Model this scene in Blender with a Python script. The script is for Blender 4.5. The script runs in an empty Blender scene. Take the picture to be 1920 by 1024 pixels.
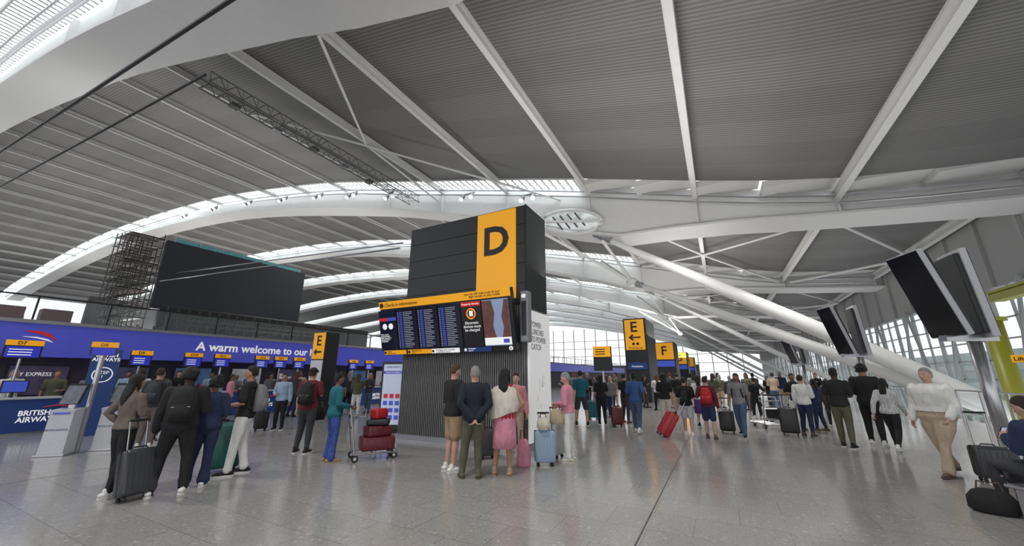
import bpy,bmesh,math,random
from mathutils import Vector as V, Matrix
random.seed(4)
D=bpy.data; SC=bpy.context.scene; COL=SC.collection
PI=math.pi; F=707.; pt=math.radians(15.27); yw=math.radians(28)
cp,sp,cy,sy=math.cos(pt),math.sin(pt),math.cos(yw),math.sin(yw)
CAM=V((0,0,1.6))
ORD=['first','second','third','fourth','fifth','sixth','seventh','eighth','ninth','tenth','eleventh','twelfth','thirteenth','fourteenth','fifteenth','sixteenth']
def ray(px,py):
    a=(px-960)/F;b=-(py-512)/F
    v=sp+b*cp; f=cp-b*sp
    return V((a*cy-f*sy,a*sy+f*cy,v))
def G(px,py,z=0):
    r=ray(px,py); return CAM+r*((z-1.6)/r.z)
def atY(px,py,y):
    r=ray(px,py); return CAM+r*(y/r.y)
def atX(px,py,x):
    r=ray(px,py); return CAM+r*(x/r.x)
def zat(g,py):
    f0=-g.x*sy+g.y*cy; b=-(py-512)/F
    return 1.6+f0*(sp+b*cp)/(cp-b*sp)
def head(g,face):
    return math.atan2(g.y,g.x)+math.radians(face)-PI/2
# ---------- materials
MATS={}
def mat(n,c=(.5,.5,.5),rough=.6,metal=0,var=.12,scale=30,bump=0,emit=0,alpha=1,stretch=None):
    if n in MATS: return MATS[n]
    m=D.materials.new(n); m.use_nodes=True; N=m.node_tree; b=N.nodes['Principled BSDF']; L=N.links
    tc=N.nodes.new('ShaderNodeTexCoord'); no=N.nodes.new('ShaderNodeTexNoise'); no.inputs['Scale'].default_value=scale; no.inputs['Detail'].default_value=3
    if stretch:
        mp=N.nodes.new('ShaderNodeMapping'); mp.inputs['Scale'].default_value=stretch
        L.new(tc.outputs['Object'],mp.inputs[0]); L.new(mp.outputs[0],no.inputs['Vector'])
    else: L.new(tc.outputs['Object'],no.inputs['Vector'])
    mx=N.nodes.new('ShaderNodeMix'); mx.data_type='RGBA'
    mx.inputs[6].default_value=(*[x*(1-var) for x in c],1); mx.inputs[7].default_value=(*[min(1,x*(1+var)) for x in c],1)
    L.new(no.outputs['Fac'],mx.inputs[0]); L.new(mx.outputs[2],b.inputs['Base Color'])
    b.inputs['Roughness'].default_value=rough; b.inputs['Metallic'].default_value=metal
    if bump:
        bp=N.nodes.new('ShaderNodeBump'); bp.inputs['Strength'].default_value=bump; bp.inputs['Distance'].default_value=.03
        L.new(no.outputs['Fac'],bp.inputs['Height']); L.new(bp.outputs[0],b.inputs['Normal'])
    if emit:
        L.new(mx.outputs[2],b.inputs['Emission Color']); b.inputs['Emission Strength'].default_value=emit
    if alpha<1: b.inputs['Alpha'].default_value=alpha
    MATS[n]=m; return m
CN={'black':(.012,.012,.014),'charcoal':(.04,.042,.048),'navy':(.015,.025,.07),'dark navy':(.011,.014,.028),'white':(.72,.72,.7),'cream':(.62,.58,.5),'beige':(.45,.36,.26),'tan':(.36,.25,.15),
 'grey':(.2,.2,.21),'light grey':(.45,.46,.48),'brown':(.12,.075,.05),'taupe':(.15,.12,.105),'olive':(.1,.1,.06),'maroon':(.12,.012,.02),'red':(.42,.015,.025),'pink':(.62,.25,.34),
 'teal':(.01,.13,.17),'blue':(.03,.09,.25),'light blue':(.3,.42,.55),'denim':(.06,.1,.18),'green':(.02,.12,.1),'yellow':(.8,.42,.02),'purple':(.1,.04,.16),'salmon':(.55,.22,.24),
 'striped':(.5,.48,.44),'patterned':(.03,.06,.22)}
def cl(c):
    if c=='striped': return mat('cloth_striped',CN[c],.85,0,1.6,1,.1,stretch=(75,75,.3))
    if c=='patterned': return mat('cloth_patterned',CN[c],.8,0,1.8,32,.1)
    return mat('cloth_'+c.replace(' ','_'),CN[c],.85,0,.3,11,.9,stretch=(1,1,.55))
def pl(c): return mat('shell_'+c.replace(' ','_'),CN[c],.32,0,.05,20)
SK={'light':(.52,.31,.23),'tan':(.36,.2,.125),'brown':(.2,.105,.065),'dark':(.07,.035,.025)}
def sk(c): return mat('skin_'+c,SK[c],.5,0,.08,20)
HC={'black':(.008,.007,.007),'brown':(.03,.016,.01),'grey':(.3,.29,.28),'ginger':(.09,.04,.02)}
def hr(c): return mat('hair_'+c,HC[c],.6,0,.4,40,.6,stretch=(8,8,1))
white_steel=mat('white_steel',(.6,.6,.59),.45,0,.04,3)
rib_steel=mat('rib_steel',(.5,.5,.495),.5,0,.04,3)
strut_white_glow=mat('strut_white_glow',(.78,.78,.77),.4,0,.02,1,emit=.03)  # faint glow added so the struts look better lit
steel=mat('brushed_steel',(.5,.5,.52),.28,.9,.1,60)
gantry_m=mat('gantry_grey',(.1,.1,.1),.5,.3,.2,20)
dark_metal=mat('dark_metal',(.022,.024,.027),.45,.2,.2,20)
black_pl=mat('black_plastic',(.014,.014,.016),.35)
screen_m=mat('dark_screen',(.008,.008,.01),.15)
yellow=mat('sign_yellow',(.9,.4,.008),.4,0,.02,5,emit=.28)
ink=mat('sign_ink',(.01,.01,.01),.5)
wtext=mat('white_lettering',(.85,.85,.85),.5,0,.02,5,emit=.45)
rubber=mat('rubber',(.02,.02,.02),.8)
blue_band=mat('royal_blue_panel',(.06,.07,.42),.35,0,.1,1,emit=.38)
blue_dk=mat('deep_blue_panel',(.015,.045,.18),.4,0,.1,3,emit=.12)
redm=mat('red_ribbon',(.6,.02,.03),.4,emit=.2)
glass=mat('pane_glass',(.5,.58,.58),.05,0,.05,2,alpha=.12)
# ---------- mesh builder
class B:
    def __init__(s): s.b=bmesh.new()
    def box(s,c,d,r=None,bev=0):
        t=bmesh.new(); bmesh.ops.create_cube(t,size=1,matrix=Matrix.Diagonal((*d,1)))
        if bev: bmesh.ops.bevel(t,geom=t.edges[:],offset=bev,segments=3,affect='EDGES',profile=.5)
        bmesh.ops.transform(t,matrix=Matrix.Translation(c)@(r.to_4x4() if r else Matrix()),verts=t.verts)
        me=D.meshes.new('t'); t.to_mesh(me); t.free(); s.b.from_mesh(me); D.meshes.remove(me); return s
    def span(s,a,b,bev=0):
        a,b=V(a),V(b); return s.box((a+b)/2,[max(abs(x),1e-3) for x in (b-a)],None,bev)
    def loft(s,R,cap=True):
        rs=[[s.b.verts.new(p) for p in r] for r in R]; n=len(rs[0])
        for a,b in zip(rs,rs[1:]):
            for i in range(n): s.b.faces.new((a[i],a[(i+1)%n],b[(i+1)%n],b[i]))
        if cap: s.b.faces.new(rs[0][::-1]); s.b.faces.new(rs[-1])
        return s
    def rings(s,L,n=16,pleat=0):
        return s.loft([[V(c)+V((rx*math.cos(2*PI*i/n)*(1+pleat*(i%2)),ry*math.sin(2*PI*i/n)*(1+pleat*(i%2)),0)) for i in range(n)] for c,rx,ry in L])
    def tube(s,P,R,n=10,rnd=True,flat=1.,ref=None):
        P=[V(p) for p in P]
        if not hasattr(R,'__len__'): R=[R]*len(P)
        R=list(R)
        if rnd:
            d0=(P[0]-P[1]).normalized(); d1=(P[-1]-P[-2]).normalized(); r0,r1=R[0],R[-1]
            P=[P[0]+d0*r0*.9,P[0]+d0*r0*.6]+P+[P[-1]+d1*r1*.6,P[-1]+d1*r1*.9]
            R=[r0*.35,r0*.78]+R+[r1*.78,r1*.35]
        out=[]
        for i,p in enumerate(P):
            d=(P[min(i+1,len(P)-1)]-P[max(i-1,0)]).normalized()
            x=V(ref) if ref else (V((1,0,0)) if abs(d.x)<.9 else V((0,0,1)))
            u=(x-d*x.dot(d)).normalized(); w=d.cross(u)
            out.append([p+(u*math.cos(2*PI*k/n)+w*math.sin(2*PI*k/n)*flat)*R[i] for k in range(n)])
        return s.loft(out)
    def ell(s,c,r,n=12):
        L=[]
        for k in range(7):
            a=-PI/2+PI*(k+.25)/6.5; L.append((V(c)+V((0,0,r[2]*math.sin(a))),r[0]*math.cos(a),r[1]*math.cos(a)))
        return s.rings(L,n)
    def wheel(s,c,r,w,ax='x'):
        d=V((1,0,0)) if ax=='x' else V((0,1,0))
        return s.tube([V(c)-d*w/2,V(c)+d*w/2],r,14,False)
    def build(s,name,m,parent=None,smooth=False,vox=0,sm=0):
        bmesh.ops.recalc_face_normals(s.b,faces=s.b.faces)
        if smooth:
            for f in s.b.faces: f.smooth=True
        me=D.meshes.new(name); s.b.to_mesh(me); s.b.free()
        if m: me.materials.append(m)
        o=D.objects.new(name,me); COL.objects.link(o)
        if parent: o.parent=parent
        if vox:
            r=o.modifiers.new('r','REMESH'); r.mode='VOXEL'; r.voxel_size=vox; r.use_smooth_shade=True
            if sm:
                q=o.modifiers.new('s','SMOOTH'); q.factor=.5; q.iterations=sm
        return o
def tag(o,label,cat,group=None):
    o['label']=label;o['category']=cat
    if group:o['group']=group
    return o
def thing(n,label,cat,loc=(0,0,0),rz=0,group=None):
    o=D.objects.new(n,None); COL.objects.link(o); o.location=loc; o.rotation_euler=(0,0,rz); o.empty_display_size=.2
    return tag(o,label,cat,group)
def struct(n,b,m): o=b.build(n,m); o['kind']='structure'; return o
def text(s,size,loc,rz,m,parent,al='LEFT',bold=0,name='lettering',tilt=0,sx=1):
    c=D.curves.new('t','FONT'); c.body=s; c.size=size; c.align_x=al; c.offset=bold; c.extrude=.002; c.space_line=.9
    c.resolution_u=3
    o=D.objects.new('t',c); me=D.meshes.new_from_object(o); D.objects.remove(o)
    me.materials.clear(); me.materials.append(m)
    q=D.objects.new(name,me); COL.objects.link(q); q.parent=parent; q.location=loc; q.rotation_euler=(PI/2+tilt,0,rz); q.scale=(sx,1,1)
    return q
def dup(r,loc,label,rz=None):
    c=r.copy(); COL.objects.link(c); c.location=loc; c['label']=label
    if rz is not None: c.rotation_euler=(0,0,rz)
    for ch in r.children:
        k=ch.copy(); COL.objects.link(k); k.parent=c
        for g in ch.children:
            q=g.copy(); COL.objects.link(q); q.parent=k
    return c
# ---------- camera, world
cd=D.cameras.new('camera'); co=D.objects.new('camera',cd); COL.objects.link(co); SC.camera=co
cd.sensor_width=36; cd.lens=F/1920*36; co.location=CAM; co.rotation_euler=(PI/2+pt,0,yw); cd.clip_end=500
w=D.worlds.new('w'); SC.world=w; w.use_nodes=True
w.node_tree.nodes['Background'].inputs[0].default_value=(.96,.97,1,1); w.node_tree.nodes['Background'].inputs[1].default_value=1.25
SC.view_settings.view_transform='Standard'
# ---------- roof profile
TOP=[(-150,20.5),(-138,22.2),(-93,24.9),(-56,23.3),(-33,19.9),(-20,16.8),(-12.6,15),(-6,13.3),(0,11.6),(5.9,10.2),(12,9.6),(20,9)]
BOT=[(x,1.6+(z-1.6)*1.07+.15) for x,z in [(-150,18.2),(-138,19.7),(-93,22),(-56,20.4),(-26,15.3),(-10,10.9),(-4.7,9.2),(0,9.05),(5.6,8.5),(12,8),(20,7.6)]]
def herm(T,x):
    x=max(T[0][0],min(T[-1][0],x)); i=0
    while i<len(T)-2 and x>T[i+1][0]: i+=1
    def tg(j):
        a,b=T[max(j-1,0)],T[min(j+1,len(T)-1)]; return (b[1]-a[1])/(b[0]-a[0])
    h=T[i+1][0]-T[i][0]; t=(x-T[i][0])/h; a,b=T[i][1],T[i+1][1]; m0,m1=tg(i)*h,tg(i+1)*h
    return (2*t**3-3*t*t+1)*a+(t**3-2*t*t+t)*m0+(-2*t**3+3*t*t)*b+(t**3-t*t)*m1
rt=lambda x:herm(TOP,x); rb=lambda x:herm(BOT,x)
def ceil_mat():
    m=D.materials.new('corrugated_ceiling_shaded'); m.use_nodes=True; N=m.node_tree; b=N.nodes['Principled BSDF']; L=N.links
    tc=N.nodes.new('ShaderNodeTexCoord'); sx=N.nodes.new('ShaderNodeSeparateXYZ'); L.new(tc.outputs['Object'],sx.inputs[0])
    def mth(op,a,v):
        n=N.nodes.new('ShaderNodeMath'); n.operation=op; L.new(a,n.inputs[0])
        if v is not None: n.inputs[1].default_value=v
        return n.outputs[0]
    s=mth('SINE',mth('MULTIPLY',sx.outputs['Y'],2*PI/.15),None)  # ceiling is smooth: groove shade of the corrugation painted as fine dark stripes
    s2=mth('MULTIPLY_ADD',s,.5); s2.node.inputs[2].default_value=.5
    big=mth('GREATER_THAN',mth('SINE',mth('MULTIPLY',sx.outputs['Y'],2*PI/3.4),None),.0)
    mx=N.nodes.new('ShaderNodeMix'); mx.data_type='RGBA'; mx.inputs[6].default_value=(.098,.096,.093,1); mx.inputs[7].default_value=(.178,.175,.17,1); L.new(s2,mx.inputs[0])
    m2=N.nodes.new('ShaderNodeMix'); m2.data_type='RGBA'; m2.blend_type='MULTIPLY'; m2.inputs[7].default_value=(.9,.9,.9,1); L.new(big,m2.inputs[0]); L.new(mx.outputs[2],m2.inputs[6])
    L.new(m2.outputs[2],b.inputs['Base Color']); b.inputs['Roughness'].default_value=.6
    return m
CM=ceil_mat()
def floor_mat():
    m=D.materials.new('terrazzo_tiles'); m.use_nodes=True; N=m.node_tree; b=N.nodes['Principled BSDF']; L=N.links
    tc=N.nodes.new('ShaderNodeTexCoord')
    br=N.nodes.new('ShaderNodeTexBrick'); L.new(tc.outputs['Object'],br.inputs['Vector']); br.inputs['Scale'].default_value=1
    br.inputs['Brick Width'].default_value=.9; br.inputs['Row Height'].default_value=.6; br.inputs['Mortar Size'].default_value=.004; br.inputs['Mortar Smooth'].default_value=.2
    br.inputs['Color1'].default_value=(.3,.293,.283,1); br.inputs['Color2'].default_value=(.335,.327,.316,1); br.inputs['Mortar'].default_value=(.17,.165,.16,1)
    def chips(scale,th,hi,amt,src,col):
        vo=N.nodes.new('ShaderNodeTexVoronoi'); vo.inputs['Scale'].default_value=scale; L.new(tc.outputs['Object'],vo.inputs['Vector'])
        cr=N.nodes.new('ShaderNodeValToRGB'); cr.color_ramp.elements[0].position=hi*.55; cr.color_ramp.elements[0].color=(amt,amt,amt,1); cr.color_ramp.elements[1].position=hi; cr.color_ramp.elements[1].color=(0,0,0,1)
        L.new(vo.outputs['Distance'],cr.inputs[0])
        sc=N.nodes.new('ShaderNodeSeparateColor'); L.new(vo.outputs['Color'],sc.inputs[0])
        gt=N.nodes.new('ShaderNodeMath'); gt.operation='GREATER_THAN'; gt.inputs[1].default_value=th; L.new(sc.outputs[0],gt.inputs[0])
        mu=N.nodes.new('ShaderNodeMath'); mu.operation='MULTIPLY'; L.new(cr.outputs[0],mu.inputs[0]); L.new(gt.outputs[0],mu.inputs[1])
        mx=N.nodes.new('ShaderNodeMix'); mx.data_type='RGBA'; L.new(mu.outputs[0],mx.inputs[0]); L.new(src,mx.inputs[6]); mx.inputs[7].default_value=col; return mx.outputs[2]
    c=chips(13,.65,.32,.42,br.outputs['Color'],(.58,.56,.53,1)); c=chips(24,.6,.34,.4,c,(.15,.145,.14,1))
    no=N.nodes.new('ShaderNodeTexNoise'); no.inputs['Scale'].default_value=60; no.inputs['Detail'].default_value=4; L.new(tc.outputs['Object'],no.inputs['Vector'])
    bw=N.nodes.new('ShaderNodeRGBToBW'); L.new(no.outputs['Color'],bw.inputs[0])
    m3=N.nodes.new('ShaderNodeMix'); m3.data_type='RGBA'; m3.blend_type='OVERLAY'; m3.inputs[0].default_value=.6; L.new(c,m3.inputs[6]); L.new(bw.outputs[0],m3.inputs[7])
    L.new(m3.outputs[2],b.inputs['Base Color']); b.inputs['Roughness'].default_value=.15; b.inputs['Specular IOR Level'].default_value=.65
    return m
struct('floor',B().span((-150,-14,-.3),(8,175,0)),floor_mat())
g=G(1215,975); jm=mat('joint_grey',(.08,.08,.08))
struct('trim_990',B().span((g.x-.008,-14,0),(g.x+.008,150,.002)),jm)
struct('trim_991',B().span((g.x-9,-14,0),(g.x-8.985,150,.002)),jm)
YS=[3.4,22,40,58,76,94,112,130,148]
XS=[-150+3*i for i in range(57)]
for k in range(-1,len(YS)-1):
    y0=(YS[k]+(1.8 if k else .2)) if k>=0 else -14; y1=YS[k+1]-(1.6 if k>=0 else 3.)
    b=B()
    P=[(b.b.verts.new((x,y0,rt(x))),b.b.verts.new((x,y1,rt(x)))) for x in XS]
    for a,c in zip(P,P[1:]): b.b.faces.new((a[0],c[0],c[1],a[1]))
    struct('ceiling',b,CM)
    b=B()
    for a,c in zip(XS,XS[1:]):
        if a>=-6: b.span((a,y1,rt((a+c)/2)-.05),(c,y1+(1.7 if k>=0 else 3.1),rt((a+c)/2)+.3))
    struct('trim_%d'%(601+k),b,white_steel)
def curve_strip(b,x0,x1,ya,yb,ft,fb,step=3):
    n=int((x1-x0)/step); R=[]
    for i in range(n+1):
        x=x0+(x1-x0)*i/n; R.append([V((x,ya,fb(x))),V((x,yb,fb(x))),V((x,yb,ft(x))),V((x,ya,ft(x)))])
    b.loft(R); return b
sky_pane=mat('bright_skylight_glass',(.9,.96,1),.3,0,.03,2,emit=8)
arch=thing('roof_arch','nearest white roof arch girder at the top left with skylight strip','roof arch',(0,YS[0],0),.0265,'roof arches across the hall')
curve_strip(B(),-150,20,0,1.8,lambda x:rt(x)+.2,rb).build('girder',white_steel,arch)
curve_strip(B(),-150,20,-.25,1.95,rb,lambda x:rb(x)-.12).build('bottom_flange',white_steel,arch)
B().tube([(x,-.5,rt(x)-.35) for x in XS],.09,6,False).build('service_rail',steel,arch)
B().tube([(x,-.5,rt(x)-.75) for x in XS],.05,6,False).build('cable_rail',steel,arch)
curve_strip(B(),-150,-6.5,-1.6,0,lambda x:rt(x)+.36,lambda x:rt(x)+.3).build('skylight_glass',sky_pane,arch)
b=B()
x=-149.5
while x<-6.5:
    b.box((x,-.8,rt(x)+.1),(.14 if x>-60 else .3,1.6,.3)); x+=.55 if x>-60 else 1.6
for yy in (-1.6,-.8): curve_strip(b,-150,-6.5,yy-.04,yy+.04,lambda x:rt(x)+.25,lambda x:rt(x)-.1)
b.build('skylight_slats',white_steel,arch)
for x in (-24,-18,-12,-6,0,6,12): B().span((x-.04,-.23,rb(x)),(x+.04,0,rt(x)-.45)).build('web_stiffener',white_steel,arch)
NM=['','second white roof arch girder curving behind the big letter tower','third white roof arch beyond the dark billboard','fourth white roof arch further down the hall','fifth white roof arch down the hall','sixth white roof arch down the hall','seventh white roof arch down the hall','eighth white roof arch near the far end','farthest white roof arch by the far glass wall']
for k in range(1,len(YS)): dup(arch,(0,YS[k],0),NM[k],0)
tn=0
for k in range(-1,5):
    y0=(YS[k]+(1.8 if k else .6)) if k>=0 else -14; y1=YS[k+1]-.1
    for j in range(27):
        x=12-6*j
        if k==-1 and x>-6: continue
        if k>1 and x<-100: continue
        tn+=1; z=rt(x); s=(rt(x+.5)-rt(x-.5)); q=1 if x>-22 else .72
        if k==-1: y1=1.
        r=Matrix.Rotation(-math.atan(s),3,'Y')
        b=B(); b.box((x,(y0+y1)/2,z-.06),(.3*q,y1-y0,.12),r); b.box((x,(y0+y1)/2,z-.24*q),(.12*q,y1-y0,.4*q),r); b.box((x,(y0+y1)/2,z-.45*q),(.26*q,y1-y0,.06),r)
        struct('trim_%d'%tn,b,white_steel if x>-22 else rib_steel)
def brace(p,q,r=.09,m=white_steel):
    global tn; tn+=1; struct('trim_%d'%tn,B().tube([p,q],r,8,False),m)
for k in range(0,5):
    y0=YS[k]+1.8; y1=YS[k+1]
    if k:
        for xa,xb in ((-18,-24),(-6,0),(6,0),(6,12)):
            brace((xa,y0,rt(xa)-.7),(xb,y0+9,rt(xb)-.6)); brace((xb,y0+9,rt(xb)-.6),(xa,y1,rt(xa)-.7))
    else:
        brace((-12,y0+1.5,rt(-12)-.6),(-18,y0+9,rt(-18)-.6),.07); brace((-18,y0+9,rt(-18)-.6),(-18.6,y1,rt(-18)-.9),.07); brace((-24,y0+4,rt(-24)-.6),(-8,y1,rt(-8)-.8),.07)
# struts
for k in range(1,7):
    y=YS[k]; nm=['','on the second roof arch, largest','on the third roof arch','on the fourth roof arch','on the fifth roof arch','on the sixth roof arch','on the seventh roof arch'][k]
    base=V((11.5,y+.5,-.9)); th=1 if k==1 else .6
    for w_,st in (('upper',V((-5.6,y+.3,10.1))),('lower',V((-4.4,y+3.6,7.7)))):
        if k>1 and w_=='lower': continue
        t=thing('roof_strut',f'{w_} slanting white tubular strut {nm}','roof strut',base,0,'slanting roof struts')
        v=st-base
        B().tube([V((0,0,0)),v*.12,v*.3,v*.6,v*.85,v*.97],[x*th for x in ((.2,.3,.38,.34,.22,.14) if w_=='upper' else (.16,.24,.3,.27,.18,.12))],16,False).build('tube',strut_white_glow,t,True)
        B().tube([v*.96,v*1.02],[.2*th,.2*th],10,False).build('pin_joint',steel,t)
    if k<4:
        t=thing('support_node','white steel node linking tie bars below arch '+nm,'steel node',(-4.4,y+3.6,7.7),0,'strut nodes')
        B().ell((0,0,0),(.35,.35,.3)).build('hub',strut_white_glow,t,True)
        for q in ((-5,-4,3.2),(-1,-3.4,2.),(-4,8,4.2)): B().tube([(0,0,0),q],.1,8).build('tie_bar',strut_white_glow,t)
oc=atY(1070,416,21.6)
t=thing('oval_opening','oval opening with bright light in the arch girder beside the letter tower','opening',oc,0)
R=[]
for k in range(33):
    a=2*PI*k/32; R.append((2.0*math.cos(a),0,.8*math.sin(a)-.35*math.cos(a)))
B().tube(R,.11,8,False).build('rim',white_steel,t,True)
b=B(); vs=[b.b.verts.new((p[0]*.97,.15,p[2]*.97)) for p in R[:-1]]; b.b.faces.new(vs)
b.build('glass',mat('soft_skylight',(.6,.64,.66),.3,0,.6,2,emit=.35),t)
for i in range(4): B().tube([(-1.2+i*.5,0,.55),(-.6+i*.5,.05,-.4)],.05,6).build('lattice_bar',gantry_m,t)
B().tube([(-1.9,0,.35),(1.9,0,-.3)],.09,8).build('lattice_tube',white_steel,t)
for i,x in enumerate((-62,-54,-46,-39,-33,-28,-23,-15,-10)):
    t=thing('spotlight','pair of ceiling spotlights on the arch rail, %s pair from the left'%ORD[i],'spotlight',(x,21.2,rt(x)-.9),0,'spotlights along the arch')
    B().box((0,0,.1),(1.2,.08,.08)).build('bracket',steel,t)
    for s in (-.4,.4):
        B().tube([(s,0,0),(s+.1*s,-.25,-.35)],[.13,.2],10,False).build('lamp_head',gantry_m,t)
        B().tube([(s+.1*s,-.26,-.36),(s+.11*s,-.28,-.39)],[.17,.17],10,False).build('lamp_lens',mat('lamp',(1,1,.95),.3,emit=2),t)
t=thing('lighting_gantry','long dark lattice lighting gantry hanging under the corrugated ceiling','gantry',(-20.6,6.5,15.4))
L_=15.
for dx,dz in ((-.5,0),(.5,0),(-.5,.55),(.5,.55)): B().tube([(dx,0,dz),(dx,L_,dz)],.035,6,False).build('chord',gantry_m,t)
b=B()
for i in range(20):
    y=i*.75
    for dx in (-.5,.5): b.tube([(dx,y,0),(dx,y+.4,.55)],.02,5,False); b.tube([(dx,y+.4,.55),(dx,y+.75,0)],.02,5,False)
    b.tube([(-.5,y,0),(.5,y+.4,0)],.02,5,False); b.tube([(.5,y,.55),(-.5,y+.4,.55)],.02,5,False)
b.build('lattice_bars',gantry_m,t)
for i in range(2,20,3): B().box((random.uniform(-.3,.3),i*.75,-.12),(.4,.45,.22),None,.03).build('light_fixture',steel if i%2 else gantry_m,t)
def cable(p,q,r,label,m=dark_metal):
    o=B().tube([p,q],r,8,False).build('tie_cable',m); tag(o,label,'cable')
cable(CAM+ray(-60,325)*17,CAM+ray(470,-24)*9,.055,'thick black tie cable crossing the top left corner, upper one')
cable(CAM+ray(-60,383)*20,CAM+ray(385,140)*14,.05,'thick black tie cable ending at the gantry, lower one')
cable(atX(300,527,-25.5),atY(742,462,8.9)+V((0,.2,0)),.03,'thin grey cable running from billboard to letter tower, lower',steel)
cable(atX(330,512,-25.5),atY(748,452,8.9)+V((0,.2,0)),.025,'thin grey cable running from billboard to letter tower, upper',steel)
# ---------- D tower
tw=thing('check_in_tower','tall black check-in tower with a big yellow D sign','zone tower',(-5.83,8.1,0))
X0,X1=-1.95,1.92
corr=mat('ribbed_grey_metal',(.19,.19,.19),.4,.3,.1,10)
b=B(); b.span((X0,.06,.12),(X1,1.15,3.3))
for i in range(64): b.span((X0+.06*i,.02,.12),(X0+.06*i+.03,.07,3.3))
b.build('ribbed_base_wall',corr,tw)
B().span((X0-.05,-.02,0),(X1+.04,1.2,.12)).build('plinth',steel,tw)
b=B()
for i in range(5):
    z=3.3+i*.52
    b.span((X0,0,z+.008),(X1-.02,.05,z+.515))
b.span((X0+.01,.03,3.3),(X1-.02,1.2,5.9)); b.build('upper_cladding',dark_metal,tw)
perf=mat('perforated_black',(.02,.022,.024),.5,.3,.2,20)
b=B(); b.span((X1-.03,.0,3.2),(X1,1.25,5.92)); b.build('side_cladding',perf,tw)
b=B(); g_=mat('perforation',(.09,.095,.1),.5)
for i in range(34):
    for j in range(11): b.box((X1+.002,.12+j*.1,3.4+i*.073),(.006,.03,.03))
for r0 in (3.75,4.5,4.78):
    for k in range(3):
        for i in range(58): b.box((X0+.1+i*.042,-.003,r0+k*.05),(.014,.006,.014))
b.build('perforations',g_,tw)
yx0=atY(896,470,8.1).x+5.83; yx1=atY(968,470,8.1).x+5.83
B().span((yx0,-.04,3.45),(yx1,0,5.86)).build('yellow_sign',yellow,tw)
text('D',1.08,((yx0+yx1)/2,-.05,4.68),0,ink,tw,'CENTER',.03)
B().span((X1,.02,.15),(X1+.05,1.3,3.15),.01).build('advert_panel',mat('advert_white_glow',(.78,.78,.78),.4,emit=.3),tw)  # white face glows by itself, lifting the panel out of its shade
text('POWER\nLUNCHES\nTO POWER\nCATCH',.2,(X1+.056,.12,2.75),PI/2,mat('advert_ink',(.16,.17,.19)),tw,sx=.85)
b=B(); random.seed(3)
for i in range(14):
    y=.35+random.random()*.6;z=.45+random.random()*1.0
    b.tube([(X1+.055,y,z),(X1+.055,y+random.uniform(-.2,.2),z+random.uniform(-.1,.3))],.005,4,False)
b.build('advert_sketch',mat('advert_line',(.5,.51,.53)),tw)
t=thing('speaker_unit','narrow grey speaker unit fixed at the corner of the letter tower','speaker',(-3.85,7.85,0))
B().span((-.1,-.02,2.35),(.1,.2,3.55),.03).build('housing',mat('grey_plastic',(.25,.26,.28),.4),t)
B().span((-.06,-.035,2.5),(.06,-.02,3.3),.005).build('grille',dark_metal,t)
B().tube([(0,-.05,3.42),(0,-.02,3.42)],.05,14,False).build('camera_lens',wtext,t)
# board
bd=thing('flight_information_board','wide departures board reading Check-in information on the letter tower','information board',(-6.06,7.75,2.15))
bd.rotation_euler=(math.radians(13.5),0,0); bw=2.06; bh=1.46
B().span((-bw,0,0),(bw,.16,bh),.01).build('casing',black_pl,bd)
B().span((-bw,-.03,bh-.2),(bw,0,bh)).build('header_strip',yellow,bd)
B().tube([(-bw+.1,-.04,bh-.1),(-bw+.1,-.025,bh-.1)],.065,20,False).build('header_icon',ink,bd)
text('Check-in information',.135,(-bw+.21,-.035,bh-.145),0,ink,bd)
text('Scan the QR code to get all your\nflight arrivals on your mobile',.075,(bw-.25,-.035,bh-.085),0,ink,bd,'RIGHT')
bu=lambda px: atY(px,605,7.56).x+6.06
scr=mat('screen_blue_black',(.006,.008,.022),.15,emit=.2); rows_b=mat('row_blue',(.04,.07,.42),.4,emit=.5); rows_w=mat('row_white',(.42,.44,.55),.4,emit=.3)
def prect(x0,x1,z0,z1,m,n,y=-.02): return B().span((x0,y-.006,z0),(x1,y+.012,z1)).build(n,m,bd)
xs=[713,746,784,823,866,905,957]
for i in range(6):
    a,c=bu(xs[i])+.02,bu(xs[i+1])-.02
    prect(a,c,.14,bh-.24,[scr,scr,scr,scr,black_pl,mat('poster_sky',(.25,.33,.5),.4,emit=.25)][i],'screen')
    if i in (1,2,3):
        bb=B();bw_=B()
        for r in range(21):
            z=.2+r*.046
            bw_.span((a+.02,-.032,z),(a+.06,-.03,z+.014)); bw_.span((a+.22,-.032,z),(c-.14 if r%3 else c-.22,-.03,z+.012)); bb.span((a+.09,-.032,z-.004),(a+.18,-.03,z+.024))
        bb.build('flight_time_rows',rows_b,bd); bw_.build('flight_text_rows',rows_w,bd)
a,c=bu(713)+.02,bu(746)-.02; m_=(a+c)/2
prect(a,m_,.93,1.02,redm,'red_tab',-.03); prect(m_,c,.93,1.02,blue_band,'blue_tab',-.03)
for q in (-.11,.11): B().tube([(m_+q,-.04,.78),(m_+q,-.03,.78)],.08,18,False).build('round_icon',wtext,bd)
text('Please ensure\nyou go through\nflight connections\nsecurity before\nimmigration',.052,(a+.03,-.035,.55),0,wtext,bd)
a,c=bu(866)+.02,bu(905)-.02; m_=(a+c)/2
prect(a,c,1.11,1.22,redm,'red_tab',-.03); text('Prepare for Security',.06,(m_,-.04,1.145),0,wtext,bd,'CENTER')
R=[(m_+.12*math.cos(2*PI*k/20),-.035,.93+.12*math.sin(2*PI*k/20)) for k in range(21)]
B().tube(R,.018,6,False).build('round_icon',mat('orange',(.9,.25,.02),.4,emit=.6),bd); prect(m_-.05,m_+.05,.87,1.,wtext,'socket_icon',-.03)
text('Electronic\ndevices must\nbe charged',.095,(m_,-.04,.68),0,wtext,bd,'CENTER')
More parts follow.
